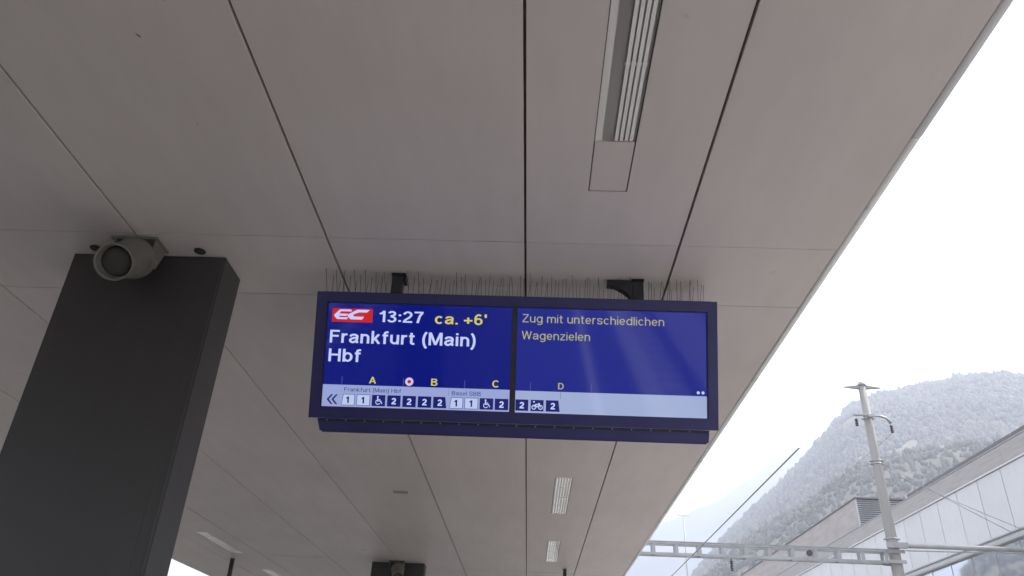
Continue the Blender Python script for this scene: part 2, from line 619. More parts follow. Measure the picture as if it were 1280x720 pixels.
# beams that carry the ceiling, seen as dark edge around it
bm = bmesh.new()
box(bm, -4.535, 1.135, YJ[0] - .03, YJ[0] - .002, CEIL, CEIL + .12)
box(bm, -4.535, 1.135, YJ[-1] + .002, YJ[-1] + .03, CEIL, CEIL + .12)
obj('end_board', bm, M['trim'], canopy)
# rounded edge trim, in lengths of 3.3 m with fine butt joints
prof = [(1.1425, .004), (1.1425, -.001), (1.160, -.001), (1.172, .004), (1.180, .013), (1.184, .026), (1.184, .30), (1.16, .30)]
for side in (0, 1):
    yy = [YJ[0], -8.03, -4.73, -1.43, 1.865, 5.16, 8.46, 11.76, 15.06, 18.36, 21.66, YJ[-1]]
    for a, b in zip(yy[:-1], yy[1:]):
        bm = bmesh.new()
        sh = random.uniform(-.0018, .0018)
        pr = [((x + sh) if side == 0 else (-3.40 - (x + sh)), CEIL + z) for x, z in prof]
        A = [bm.verts.new((x, a + .0015, z)) for x, z in pr]
        B = [bm.verts.new((x, b - .0015, z)) for x, z in pr]
        for k in range(len(pr) - 1):
            f = bm.faces.new((A[k], A[k + 1], B[k + 1], B[k]))
            f.smooth = 1 <= k <= 4
        bm.faces.new(A)
        bm.faces.new(B[::-1])
        obj('edge_trim', bm, M['trim'], canopy)

# small dead insects and chips seen on the sheets
for x, y, l, a in ((-1.13, 1.50, .016, .9), (-1.02, 1.36, .05, 1.0), (-1.10, 1.86, .006, .3), (-1.27, 1.90, .007, 2.0), (.82, 2.1, .006, 1.2), (-1.90, 9.0, .05, .2), (-.40, 1.9, .005, 0)):
    bm = bmesh.new()
    c, s_ = math.cos(a), math.sin(a)
    w = min(.0035, l * .2)
    pts = [(x + (u * c - v_ * s_), y + (u * s_ + v_ * c)) for u, v_ in ((-l / 2, 0), (0, w / 2), (l / 2, 0), (0, -w / 2))]
    A = [bm.verts.new((p[0], p[1], CEIL - .0015)) for p in pts]
    Bv = [bm.verts.new((p[0], p[1], CEIL - .0028)) for p in pts]
    bm.faces.new(A)
    bm.faces.new(Bv[::-1])
    for k in range(4):
        bm.faces.new((A[k], A[(k + 1) % 4], Bv[(k + 1) % 4], Bv[k]))
    obj('speck', bm, M['hole'], canopy)

# ventilation grille in the ceiling
gr = thing('ceiling_grille', 'small rectangular grey grille set in the ceiling below the display', 'grille', (0, 0, 0))
x0, x1, y0, y1 = GRILLE
bm = bmesh.new()
box(bm, x0 - .004, x0 + .006, y0 - .004, y1 + .004, CEIL - .0035, CEIL - .0015)
box(bm, x1 - .006, x1 + .004, y0 - .004, y1 + .004, CEIL - .0035, CEIL - .0015)
box(bm, x0 + .006, x1 - .006, y0 - .004, y0 + .006, CEIL - .0035, CEIL - .0015)
box(bm, x0 + .006, x1 - .006, y1 - .006, y1 + .004, CEIL - .0035, CEIL - .0015)
obj('frame', bm, M['tray'], gr)
for k in range(6):
    bx('slat', M['parapet'], gr, x0 + .006, x1 - .006, y0 + .010 + k * .0145, y0 + .017 + k * .0145, CEIL - .003, CEIL + .02)
bx('recess', M['hole'], gr, x0, x1, y0, y1, CEIL + .031, CEIL + .04)


# ------------------------------------------------------------------ recessed lamps
def lamp(x0, x1, y0, y1, label):
    t = thing('ceiling_lamp', label, 'ceiling lamp', (0, 0, 0), 'unlit lamps recessed in the canopy ceiling')
    zt = CEIL + .10
    bm = bmesh.new()
    # tray: back and sides with a curved reflector on the left
    c = .0035
    pts = [(x0 + c, CEIL + .005)] + [(x0 + c + (x1 - x0) * .5 * math.sin(q * PI / 2 / 6), CEIL + .005 + .014 * (1 - math.cos(q * PI / 2 / 6))) for q in range(1, 7)]
    pts += [(x1 - c, CEIL + .0195), (x1 - c, CEIL + .0065)]
    A = [bm.verts.new((x, y0 + c, z)) for x, z in pts]
    B = [bm.verts.new((x, y1 - c, z)) for x, z in pts]
    for k in range(len(pts) - 1):
        f = bm.faces.new((A[k], A[k + 1], B[k + 1], B[k]))
        f.smooth = k < 6
    bm.faces.new(A)
    bm.faces.new(B[::-1])
    bmesh.ops.recalc_face_normals(bm, faces=bm.faces)
    obj('tray', bm, M['tray'], t, recalc=False)
    bm = bmesh.new()
    for (a, b, p, q) in ((x0 + .0006, x0 + c - .0004, y0 + .0006, y1 - .0006), (x1 - c + .0004, x1 - .0006, y0 + .0006, y1 - .0006),
                         (x0 + c, x1 - c, y0 + .0006, y0 + c - .0004), (x0 + c, x1 - c, y1 - c + .0004, y1 - .0006)):
        box(bm, a, b, p, q, CEIL + .0025, CEIL + .06)
    obj('frame', bm, M['tray_dark'], t)
    if y0 != 1.0:
        # ribbed opal diffuser, its white stands in for brightness reflected by the lamps
        bm = bmesh.new()
        n = 12
        xs = [x0 + c + .001 + (x1 - x0 - 2 * c - .002) * q / n for q in range(n + 1)]
        A = [bm.verts.new((x, y0 + c + .001, CEIL + (.0004 if q % 2 else .0022))) for q, x in enumerate(xs)]
        Bv = [bm.verts.new((x, y1 - c - .001, CEIL + (.0004 if q % 2 else .0022))) for q, x in enumerate(xs)]
        for q in range(n):
            bm.faces.new((A[q], A[q + 1], Bv[q + 1], Bv[q]))
        obj('diffuser', bm, M['opal'], t)
        for q in (1, 2, 3):
            yy = y0 + (y1 - y0) * q / 4
            bx('diffuser_clip', M['strip'], t, x0 + c + .001, x1 - c - .001, yy, yy + .006, CEIL - .0004, CEIL + .0003)
        return t
    # blank end plate
    bx('end_plate', M['panel'], t, x0 + c + .001, x1 - c - .001, y1 - .262, y1 - c - .001, CEIL + .0006, CEIL + .006)
    # louvre strips
    n = 4
    xa = x0 + (x1 - x0) * .48
    xb = x1 - .012
    w = (xb - xa) / (n + (n - 1) * .5)
    for k in range(n):
        xs = xa + k * w * 1.5
        bm = bmesh.new()
        box(bm, xs, xs + w, y0 + .01, y1 - .268, CEIL + .001, CEIL + .0035)
        obj('louvre_strip', bm, M['strip'], t)
    for yb in (y1 - .60, y1 - .93):
        bx('cross_bar', M['tray'], t, xa - .004, xb + .003, yb, yb + .012, CEIL + .0036, CEIL + .0056)
    bm = bmesh.new()
    bm.faces.new([bm.verts.new(p) for p in ((x0 + c, y0 + c, CEIL + .0058), (x0 + c, y1 - .264, CEIL + .0058), (x1 - c, y1 - .264, CEIL + .0058), (x1 - c, y0 + c, CEIL + .0058))])
    obj('cover', bm, M['cover'], t, recalc=False)
    return t


names_r = {1.0: 'long unlit recessed lamp in the ceiling above the display, nearest of the row', 5.79: 'bright reflecting recessed lamp just below the display in the photo',
           8.15: 'small distant recessed lamp farther along than the one below the display',
           3.39: 'recessed ceiling lamp hidden straight behind the departure display',
           -1.35: 'recessed ceiling lamp directly overhead, behind the photographer', -3.70: 'recessed ceiling lamp farthest behind the photographer',
           10.50: 'recessed ceiling lamp past the second column, right hand row'}
for y, lb in names_r.items():
    lamp(LX[0], LX[1], y, y + LEN, lb)
names_l = {8.15: 'recessed lamp near the left canopy edge, right of the big column', 10.50: 'recessed lamp at the left canopy edge beyond the left hanging pole',
           5.79: 'recessed lamp of the left row hidden behind the big column'}
for y, lb in names_l.items():
    lamp(LXL[0], LXL[1], y + .2, y + .2 + LEN, lb)
# openings without a lamp in view are closed by a plate
pl = [(LX, y) for y in LY if y not in names_r] + [(LXL, y + .2) for y in LY if y not in names_l]
for (xx, y) in pl:
    bx('blanking_plate', M['panel'], canopy, xx[0] + .002, xx[1] - .002, y + .002, y + LEN - .002, CEIL + .002, CEIL + .012)


# ------------------------------------------------------------------ columns
def column(yf, label):
    t = thing('steel_column', label, 'column', (-1.611, yf, 0), 'dark columns under the canopy')
    w, d = .3205, .19
    bm = bmesh.new()
    box(bm, -w, w, 0, d, 0.012, CEIL - .006)
    es = [e for e in bm.edges if abs(e.verts[0].co.z - e.verts[1].co.z) > 1]
    bmesh.ops.bevel(bm, geom=es, offset=.008, segments=3, affect='EDGES')
    obj('shaft', bm, M['column'], t)
    # cover sheet on the front with a narrow shadow joint along the right edge
    bx('head_plate', M['black'], t, -w + .002, w - .002, .002, d - .002, CEIL - .0055, CEIL - .0022)
    bx('base_plate', M['column'], t, -w - .05, w + .05, -.05, d + .05, 0.001, 0.012)
    bx('cover_joint', M['column'], t, w - .0515, w - .0500, -.0008, .001, 0.02, CEIL - .02)
    return t


column(2.68, 'broad dark grey steel column on the left with a loudspeaker at its top')
column(9.75, 'distant dark column head at the bottom edge of the photo')
column(-4.39, 'dark steel column standing behind the photographer')

# ------------------------------------------------------------------ screw caps beside the column
for x, y in ((-1.813, 2.632), (-1.383, 2.636)):
    bm = bmesh.new()
    tube(bm, [(0, 0, -.0022), (0, 0, -.006), (0, 0, -.0062)], [.0235, .0225, .0225], 24)
    t = obj('ceiling_cap', bm, M['hole'], canopy)
    t.location = (x, y, CEIL)
    bm = bmesh.new()
    tube(bm, [(0, 0, -.0063), (0, 0, -.0085)], [.015, .013], 20)
    obj('screw_head', bm, M['column'], t)


# ------------------------------------------------------------------ loudspeakers
def loudspeaker(dx, dy, label):
    t = thing('loudspeaker', label, 'loudspeaker', (dx, dy, 0), 'horn loudspeakers at the column heads')
    A = Vector((-1.588, 2.545, CEIL - .098))
    B = Vector((-1.545, 2.362, 3.006 - .012))
    d = (B - A).normalized()
    L_ = (B - A).length
    q = d.to_track_quat('Z', 'Y').to_matrix().to_4x4()
    Mx = Matrix.Translation(A) @ q

    def lathe(name, pr, m, seg=40):
        bm = bmesh.new()
        rings = []
        for (r, z) in pr:
            rings.append([bm.verts.new(Mx @ Vector((r * math.cos(2 * PI * k / seg), r * math.sin(2 * PI * k / seg), z))) for k in range(seg)])
        for i in range(len(rings) - 1):
            for k in range(seg):
                f = bm.faces.new((rings[i][k], rings[i][(k + 1) % seg], rings[i + 1][(k + 1) % seg], rings[i + 1][k]))
                f.smooth = True
        bm.faces.new(rings[0])
        bm.faces.new(rings[-1])
        o = obj(name, bm, m, t, recalc=True)
        return o
    lathe('body', [(.050, -.03), (.072, -.022), (.079, -.008), (.081, 0), (.081, .012), (.0765, .016), (.0735, .03), (.0665, L_ * .8), (.066, L_ - .014),
                   (.0685, L_ - .012), (.069, L_), (.0655, L_ + .002), (.062, L_ - .002), (.060, L_ - .03), (.057, L_ - .045)], M['horn'])
    lathe('front_mesh', [(.056, L_ - .0445), (.050, L_ - .036), (.03, L_ - .032), (.008, L_ - .030)], M['horn_in'])
    # bracket: ceiling plate and two lugs
    bm = bmesh.new()
    box(bm, -1.705, -1.515, 2.535, 2.650, CEIL - .011, CEIL - .0022, .003)
    obj('mounting_plate', bm, M['horn'], t)
    bm = bmesh.new()
    for x in (-1.690, -1.527):
        vs = [(x, 2.545, CEIL - .012), (x, 2.64, CEIL - .012), (x, 2.60, CEIL - .115), (x, 2.56, CEIL - .125), (x, 2.535, CEIL - .10)]
        a = [bm.verts.new(p) for p in vs]
        b = [bm.verts.new((p[0] + .005, p[1], p[2])) for p in vs]
        bm.faces.new(a)
        bm.faces.new(b[::-1])
        for i in range(5):
            bm.faces.new((a[i], a[(i + 1) % 5], b[(i + 1) % 5], b[i]))
    obj('bracket', bm, M['horn'], t)
    for x in (-1.694, -1.519):
        tb('bolt', M['galv'], t, [(x, 2.572, CEIL - .098), (x + .006, 2.572, CEIL - .098)], .009, 8)
    tb('cable', M['black'], t, [(-1.60, 2.59, CEIL - .10), (-1.60, 2.63, CEIL - .09), (-1.60, 2.65, CEIL - .05), (-1.60, 2.653, CEIL - .008)], .005, 6)


loudspeaker(0, 0, 'grey cylindrical loudspeaker at the top of the big left column')
loudspeaker(0, 7.07, 'small grey loudspeaker on the distant column at the bottom edge')

# ================================================================== DISPLAY BOARD
TILT = math.radians(20)
board = thing('display_board', 'dark blue hanging train departure display showing Frankfurt (Main) Hbf', 'departure board')
B0 = Vector((-.0845, 2.95, CZ + 1.0355))
N_ = Vector((0, -math.cos(TILT), -math.sin(TILT)))           # out of the screen, towards the viewer
UP_ = Vector((0, -math.sin(TILT), math.cos(TILT)))
BM = Matrix(((1, 0, 0, B0.x), (0, UP_.y, N_.y, B0.y), (0, UP_.z, N_.z, B0.z), (0, 0, 0, 1)))   # columns: u, v, out
board.matrix_world = BM
U0, U1, V1 = -.831, .815, .517
SL = (-.787, -.0165, .045, .475)
SR = (-.0005, .776, .044, .475)


def frame_part():
    """front frame with two openings, butted strips"""
    bm = bmesh.new()
    d0, d1 = -.020, 0.0
    box(bm, U0, U1, 0, SL[2], d0, d1)
    box(bm, U0, U1, SL[3], V1, d0, d1)
    box(bm, U0, SL[0], SL[2], SL[3], d0, d1)
    box(bm, SR[1], U1, SL[2], SL[3], d0, d1)
    bmesh.ops.remove_doubles(bm, verts=bm.verts, dist=1e-5)
    return obj('front_frame', bm, M['casing'], board)


frame_part()
bx('divider', M['hanger'], board, SL[1], SR[0], SL[2], SL[3], -.019, -.0035)
bm = bmesh.new()
box(bm, U0 + .003, U1 - .003, .003, V1 - .003, -.125, -.0215)
es = [e for e in bm.edges if min(e.verts[0].co.z, e.verts[1].co.z) < -.12]
bmesh.ops.bevel(bm, geom=es, offset=.012, segments=2, affect='EDGES')
obj('casing', bm, M['casing'], board)
# dark liner round each screen opening
for (a, b, c, d) in (SL, SR):
    bm = bmesh.new()
    w = .0035
    for q in ((a, a + w, c, d), (b - w, b, c, d), (a + w, b - w, d - w, d), (a + w, b - w, c, c + w * .6)):
        box(bm, *q, -.0185, -.0028)
    obj('screen_gasket', bm, M['black'], board)
# lower housing with rivets
bm = bmesh.new()
pr = [(-.797, -.0015), (.782, -.0015), (.777, -.056), (-.783, -.056)]
A = [bm.verts.new((x, y, -.012)) for x, y in pr]
Bq = [bm.verts.new((x, y, -.095)) for x, y in pr]
bm.faces.new(A)
bm.faces.new(Bq[::-1])
for k in range(4):
    bm.faces.new((A[k], A[(k + 1) % 4], Bq[(k + 1) % 4], Bq[k]))
bmesh.ops.recalc_face_normals(bm, faces=bm.faces)
bmesh.ops.bevel(bm, geom=[e for e in bm.edges if max(e.verts[0].co.y, e.verts[1].co.y) < -.05], offset=.006, segments=2, affect='EDGES')
low = obj('lower_housing', bm, M['casing'], board)
bx('seam', M['black'], board, -.79, .775, -.0115, -.006, -.013, -.0112)
rv = None
for k in range(21):
    x = -.757 + k * .0768
    if rv is None:
        bm = bmesh.new()
        tube(bm, [(0, 0, 0), (0, 0, .0018), (0, 0, .0026)], [.0032, .0028, .0012], 8)
        rv = obj('rivet', bm, M['galv'], low)
        rv.location = (x, -.0075, -.0112)
    else:
        share(rv, 'rivet', low, (x, -.0075, -.0112))

# screens
C_BLUE = (10, 22, 120)
C_BLUE_R = (26, 36, 132)  # right screen lightened: reflected sheen of its glass put into the colour
C_BAND = (150, 163, 212)
C_BAND_R = (158, 172, 210)
C_TXT = (196, 204, 250)
C_YEL = (206, 196, 92)
C_NAVY = (27, 30, 105)
E = {
    'blue': screen_mat('screen_blue', C_BLUE), 'blue_r': screen_mat('screen_blue_right', C_BLUE_R),
    'band': screen_mat('screen_grey_band', C_BAND), 'band_r': screen_mat('screen_grey_band_right', C_BAND_R),
    'txt': screen_mat('screen_white', C_TXT), 'yel': screen_mat('screen_yellow', C_YEL), 'yel2': screen_mat('screen_pale_yellow', (170, 168, 120)),
    'navy': screen_mat('screen_navy', C_NAVY), 'red': screen_mat('screen_red', (196, 28, 32)), 'tile': screen_mat('screen_light_tile', (186, 200, 236)),
    'tick': screen_mat('screen_tick', (84, 92, 160)), 'grey_txt': screen_mat('screen_small_text', (64, 70, 120)),
}
ZS = -.012


def screen(rect, m, label):
    a, b, c, d = rect
    o = bx('screen', m, board, a + .0005, b - .0005, c + .0005, d - .0005, -.0186, ZS)
    o['label'] = label
    return o


scrL = screen(SL, E['blue'], 'left lit blue screen with train time and destination')
scrR = screen(SR, E['blue_r'], 'right lit blue screen with yellow notice text')


def flat(name, m, par, polys, lvl=1):
    """flat shapes printed just above the screen"""
    bm = bmesh.new()
    z = ZS + .0004 * lvl
    for p in polys:
        vs = [bm.verts.new((x, y, z)) for x, y in p]
        f = bm.faces.new(vs)
        f.normal_update()
        if f.normal.z < 0:
            f.normal_flip()
    return obj(name, bm, m, par, recalc=False)


def rect(a, b, c, d):
    return [(a, c), (b, c), (b, d), (a, d)]


def disc(x, y, r, n=24):
    return [(x + r * math.cos(2 * PI * k / n), y + r * math.sin(2 * PI * k / n)) for k in range(n)]


def arc(cx, cy, rx, ry, a0, a1, n=16):
    return [(cx + rx * math.cos(math.radians(a0 + (a1 - a0) * k / n)), cy + ry * math.sin(math.radians(a0 + (a1 - a0) * k / n))) for k in range(n + 1)]


def smooth(pts, n=5):
    out = []
    P = [pts[0]] + list(pts) + [pts[-1]]
    for i in range(1, len(P) - 2):
        for k in range(n):
            t = k / n
            out.append(tuple(.5 * (2 * P[i][d] + (P[i + 1][d] - P[i - 1][d]) * t + (2 * P[i - 1][d] - 5 * P[i][d] + 4 * P[i + 1][d] - P[i + 2][d]) * t * t
                                   + (3 * P[i][d] - P[i - 1][d] - 3 * P[i + 1][d] + P[i + 2][d]) * t ** 3) for d in (0, 1)))
    out.append(tuple(pts[-1]))
    return out


def glyph(ch, w):
    """grotesque letter as centre lines of constant width w; capital height 1"""
    h = w / 2
    X = .74
    def bowl(W, top=X, bot=0, a0=0, a1=360):
        return arc(W / 2, (top + bot) / 2, W / 2 - h, (top - bot) / 2 - h, a0, a1, 24)
    def arch(x0, x1):
        r = (x1 - x0) / 2
        return [(x0, X - h - .30)] + arc(x0 + r, X - h - .22, r, .22, 180, 0, 12) + [(x1, 0)]
    if ch == 'F':
        return .56, [[(h, 0), (h, 1)], [(h, 1 - h), (.56, 1 - h)], [(h, .54), (.51, .54)]]
    if ch == 'H':
        return .68, [[(h, 0), (h, 1)], [(.68 - h, 0), (.68 - h, 1)], [(h, .53), (.68 - h, .53)]]
    if ch == 'M':
        return .80, [[(h, 0), (h, 1)], [(.80 - h, 0), (.80 - h, 1)], [(h * 1.3, 1), (.40, .05)], [(.80 - h * 1.3, 1), (.40, .05)]]
    if ch == 'W':
        return .96, [[(h, 1), (.25, .02)], [(.25, .02), (.48, 1)], [(.48, 1), (.71, .02)], [(.71, .02), (.96 - h, 1)]]
    if ch == 'Z':
        return .60, [[(.03, 1 - h), (.59, 1 - h)], [(.59 - h, 1 - w), (h, w)], [(0, h), (.60, h)]]
    if ch == 'z':
        return .48, [[(.02, X - h), (.47, X - h)], [(.47 - h, X - w), (h, w)], [(0, h), (.48, h)]]
    if ch == 'A':
        return .68, [[(h * .8, 0), (.34, .98)], [(.68 - h * .8, 0), (.34, .98)], [(.14, .30), (.54, .30)]]
    if ch == 'B':
        return .64, [[(h, 0), (h, 1)], [(h, 1 - h), (.34, 1 - h)] + arc(.36, .765, .22 - h * .6, .235 - h, 90, -90, 12) + [(h, .53)],
                     [(h, .52)] + [(.36, .52)] + arc(.37, .26, .27 - h, .26 - h * .6, 90, -90, 12)[1:] + [(h, h)]]
    if ch == 'C':
        return .70, [arc(.36, .5, .36 - h, .5 - h, 42, 318, 26)]
    if ch == 'D':
        return .66, [[(h, 0), (h, 1)], [(h, 1 - h), (.28, 1 - h)] + arc(.30, .5, .36 - h, .5 - h, 90, -90, 18)[1:] + [(h, h)]]
    if ch == 'S' or ch == 's':
        W, T = (.62, 1) if ch == 'S' else (.50, X)
        a = smooth([(W - h * 1.1, T * .72), (W * .78, T - h * 1.15), (W * .5, T - h), (W * .2, T - h * 1.3), (h * 1.1, T * .73), (W * .24, T * .56), (W * .5, T * .50),
                    (W * .78, T * .43), (W - h * 1.05, T * .27), (W * .8, h * 1.4), (W * .5, h), (W * .2, h * 1.3), (h * .9, T * .30)])
        return W, [a]
    if ch == 'a':
        return .54, [[(.06 + h * .2, X * .70)] + arc(.27, X - h - .15, .24 - h * .6, .15, 155, 0, 10) + [(.50 - h, .12), (.54 - h * .4, h * .5)],
                     [(.50 - h, .44), (.26, .41)] + arc(.22, .22, .20 - h * .6, .19 - h * .5, 90, 270, 10) + [(.27, h + .01), (.50 - h, .20)]]
    if ch == 'b':
        return .56, [[(h, 0), (h, 1)], bowl(.56)]
    if ch == 'd':
        return .56, [[(.56 - h, 0), (.56 - h, 1)], bowl(.56)]
    if ch == 'g':
        return .56, [[(.56 - h, X), (.56 - h, -.05)] + arc(.28, -.05, .28 - h, .22 - h, 0, -150, 12), bowl(.56)]
    if ch == 'c':
        return .52, [bowl(.54, a0=42, a1=318)]
    if ch == 'e':
        return .54, [bowl(.54, a0=0, a1=320), [(h, X / 2), (.54 - h, X / 2)]]
    if ch == 'n':
        return .52, [[(h, 0), (h, X)], arch(h, .52 - h)]
    if ch == 'h':
        return .52, [[(h, 0), (h, 1)], arch(h, .52 - h)]
    if ch == 'm':
        return .84, [[(h, 0), (h, X)], arch(h, .42), arch(.42, .84 - h)]
    if ch == 'u':
        return .52, [[(h, X)] + arc(.26, h + .22, .26 - h, .22, 180, 360, 12) + [(.52 - h, .40)], [(.52 - h, 0), (.52 - h, X)]]
    if ch == 'r':
        return .34, [[(h, 0), (h, X)], smooth([(h, X - .34), (h + .04, X - .16), (.20, X - h - .01), (.34, X - h + .01)])]
    if ch == 't':
        return .33, [[(.14, .93), (.14, .20)] + arc(.25, .18, .11, .18 - h, 180, 270, 8) + [(.33, h)], [(0, X - h), (.32, X - h)]]
    if ch == 'f':
        return .34, [[(.14, 0), (.14, .80)] + arc(.26, .82, .12, .18 - h, 180, 90, 8) + [(.34, 1 - h)], [(0, X - h), (.33, X - h)]]
    if ch == 'k':
        return .52, [[(h, 0), (h, 1)], [(h, .22), (.50 - h, X)], [(.22, .40), (.53 - h, 0)]]
    if ch == 'i':
        return w, [[(h, 0), (h, X)], [(h, 1 - w * .95), (h, 1)]]
    if ch == 'l':
        return w, [[(h, 0), (h, 1)]]
    if ch == '1':
        return .34, [[(.34 - h, 0), (.34 - h, 1)], [(0, .74), (.12, .76), (.34 - h, .97)]]
    if ch == '2':
        return .55, [arc(.275, .70, .275 - h, .30 - h, 175, -25, 14) + [(.36, .44), (.15, .26), (h + .01, w * .8)], [(0, h), (.55, h)]]
    if ch == '3':
        return .55, [arc(.27, .755, .245 - h, .245 - h, 165, -80, 14) + [(.20, .53)], [(.20, .52)] + arc(.27, .27, .275 - h, .25 - h * .5, 80, -165, 16)]
    if ch == '6':
        return .55, [arc(.275, .32, .275 - h, .32 - h, 0, 360, 24), arc(.285, .5, .285 - h, .5 - h, 50, 200, 18)]
    if ch == '7':
        return .53, [[(0, 1 - h), (.53, 1 - h)], smooth([(.53 - h, 1 - w), (.32, .60), (.20, 0)])]
    if ch == '+':
        return .56, [[(0, .38), (.56, .38)], [(.28, .10), (.28, .66)]]
    if ch == '.':
        return w, [[(h, 0), (h, w * 1.05)]]
    if ch == ':':
        return w, [[(h, .06), (h, .06 + w * 1.05)], [(h, .56), (h, .56 + w * 1.05)]]
    if ch == "'":
        return w * .9, [[(h, .68), (h, 1)]]
    if ch == '(':
        return .27, [arc(.27 + .19, .39, .44 - h, .74, 122, 238, 14)]
    if ch == ')':
        return .27, [arc(-.19, .39, .44 - h, .74, 58, -58, 14)]
    return .31, []


def text(name, body, u0, u1, vb, cap, m, par, weight=.15, lvl=2, gap=.115):
    """lettering fitted to width u0..u1 on baseline vb with capital height cap"""
    strokes, x = [], 0
    for ch in body:
        if ch == ' ':
            x += .31
            continue
        W, st = glyph(ch, weight)
        strokes += [[(px + x, py) for px, py in q] for q in st]
        x += W + gap
    sx = (u1 - u0) / (x - gap)
    bm = bmesh.new()
    z = ZS + .0004 * lvl
    for q in strokes:
        z += .000002
        pts = [Vector(p) for p in q]
        Lf, Rt = [], []
        for i, p in enumerate(pts):
            d0 = (p - pts[i - 1]).normalized() if i else (pts[1] - p).normalized()
            d1 = (pts[i + 1] - p).normalized() if i < len(pts) - 1 else d0
            t = (d0 + d1)
            t = t.normalized() if t.length > 1e-6 else d0
            nn = Vector((-t.y, t.x))
            k = weight / 2 / max(.5, nn.dot(Vector((-d0.y, d0.x))))
            for lst, sg in ((Lf, 1), (Rt, -1)):
                c = p + nn * k * sg
                lst.append(bm.verts.new((u0 + c.x * sx, vb + c.y * cap, z)))
        for i in range(len(pts) - 1):
            bm.faces.new((Rt[i], Rt[i + 1], Lf[i + 1], Lf[i]))
    for f in bm.faces:
        f.normal_update()
        if f.normal.z < 0:
            f.normal_flip()
    return obj(name, bm, m, par, recalc=False)


# left screen
flat('grey_band', E['band'], scrL, [rect(SL[0] + .003, SL[1] - .003, SL[2] + .002, .1355)])
flat('train_logo', E['red'], scrL, [rect(-.766, -.597, .393, .4495)])
# italic EC lettering as swept shapes
flat('logo_letters', E['txt'], scrL, [
    [(-.688, .4455), (-.734, .4455), (-.757, .4225), (-.757, .4175), (-.745, .4045), (-.703, .4045), (-.699, .4125), (-.733, .4125), (-.739, .4185),
     (-.706, .4185), (-.699, .4275), (-.737, .4275), (-.729, .4375), (-.684, .4375)],
    [(-.610, .4455), (-.662, .4455), (-.700, .4245), (-.702, .4175), (-.688, .4045), (-.641, .4045), (-.632, .4165), (-.673, .4165), (-.680, .4235), (-.655, .4345), (-.622, .4345)],
], 2)
text('departure_time', '13:27', -.568, -.386, .397, .047, E['txt'], scrL, .145)
text('delay_text', 'ca.', -.338, -.243, .3955, .045, E['yel'], scrL, .145)
text('delay_text', "+6'", -.218, -.125, .3955, .045, E['yel'], scrL, .145)
text('destination_text', 'Frankfurt (Main)', -.769, -.165, .3065, .0525, E['txt'], scrL, .145)
text('destination_text', 'Hbf', -.769, -.636, .2295, .0525, E['txt'], scrL, .145)
for x in (-.707, -.4545, -.204):
    flat('sector_tick', E['tick'], scrL, [rect(x - .0012, x + .0012, .137, .169)])
text('sector_letter', 'A', -.595, -.567, .144, .027, E['yel'], scrL, .15)
text('sector_letter', 'B', -.341, -.315, .143, .028, E['yel'], scrL, .15)
text('sector_letter', 'C', -.092, -.063, .143, .029, E['yel'], scrL, .15)
flat('position_mark', E['txt'], scrL, [disc(-.4305, .156, .0165)], 1)
flat('position_mark', E['red'], scrL, [disc(-.4305, .156, .0075)], 2)
flat('position_ring', E['red'], scrL, [[(-.4305 + q[0], .156 + q[1]) for q in (a1, a2, b2, b1)] for a1, a2, b2, b1 in
     [tuple((r * math.cos(2 * PI * kk / 24), r * math.sin(2 * PI * kk / 24)) for r, kk in ((.0165, k), (.0165, k + 1), (.0178, k + 1), (.0178, k))) for k in range(24)]], 2)
text('portion_text', 'Frankfurt (Main) Hbf', -.695, -.462, .109, .0165, E['grey_txt'], scrL, .12)
text('portion_text', 'Basel SBB', -.2545, -.137, .107, .0165, E['grey_txt'], scrL, .12)
for x in (-.707, -.268):
    flat('portion_tick', E['tick'], scrL, [rect(x - .0007, x + .0007, .105, .134)])
# double chevron
cv = []
for x in (-.7645, -.745):
    cv.append([(x, .076), (x + .017, .0955), (x + .0255, .0955), (x + .009, .076), (x + .0255, .0565), (x + .017, .0565)])
flat('direction_arrow', E['navy'], scrL, cv, 2)


def wheelchair(cx, cy, s, par):
    polys = [disc(cx - .1 * s, cy + .42 * s, .10 * s, 12), rect(cx - .16 * s, cx - .04 * s, cy - .08 * s, cy + .32 * s),
             rect(cx - .04 * s, cx + .2 * s, cy + .08 * s, cy + .17 * s),
             [(cx - .04 * s, cy + .02 * s), (cx - .04 * s, cy - .08 * s), (cx + .2 * s, cy - .08 * s), (cx + .34 * s, cy - .36 * s), (cx + .44 * s, cy - .31 * s), (cx + .27 * s, cy + .02 * s)]]
    n = 14
    r0, r1 = .20 * s, .29 * s
    for k in range(n):
        a, b = math.radians(120 + k * 15), math.radians(120 + (k + 1) * 15)
        c0, c1 = cx - .06 * s, cy - .16 * s
        polys.append([(c0 + r0 * math.cos(a), c1 + r0 * math.sin(a)), (c0 + r1 * math.cos(a), c1 + r1 * math.sin(a)),
                      (c0 + r1 * math.cos(b), c1 + r1 * math.sin(b)), (c0 + r0 * math.cos(b), c1 + r0 * math.sin(b))])
    for i, p in enumerate(polys):
        pass
    return flat('wheelchair_symbol', E['txt'], par, polys, 3)


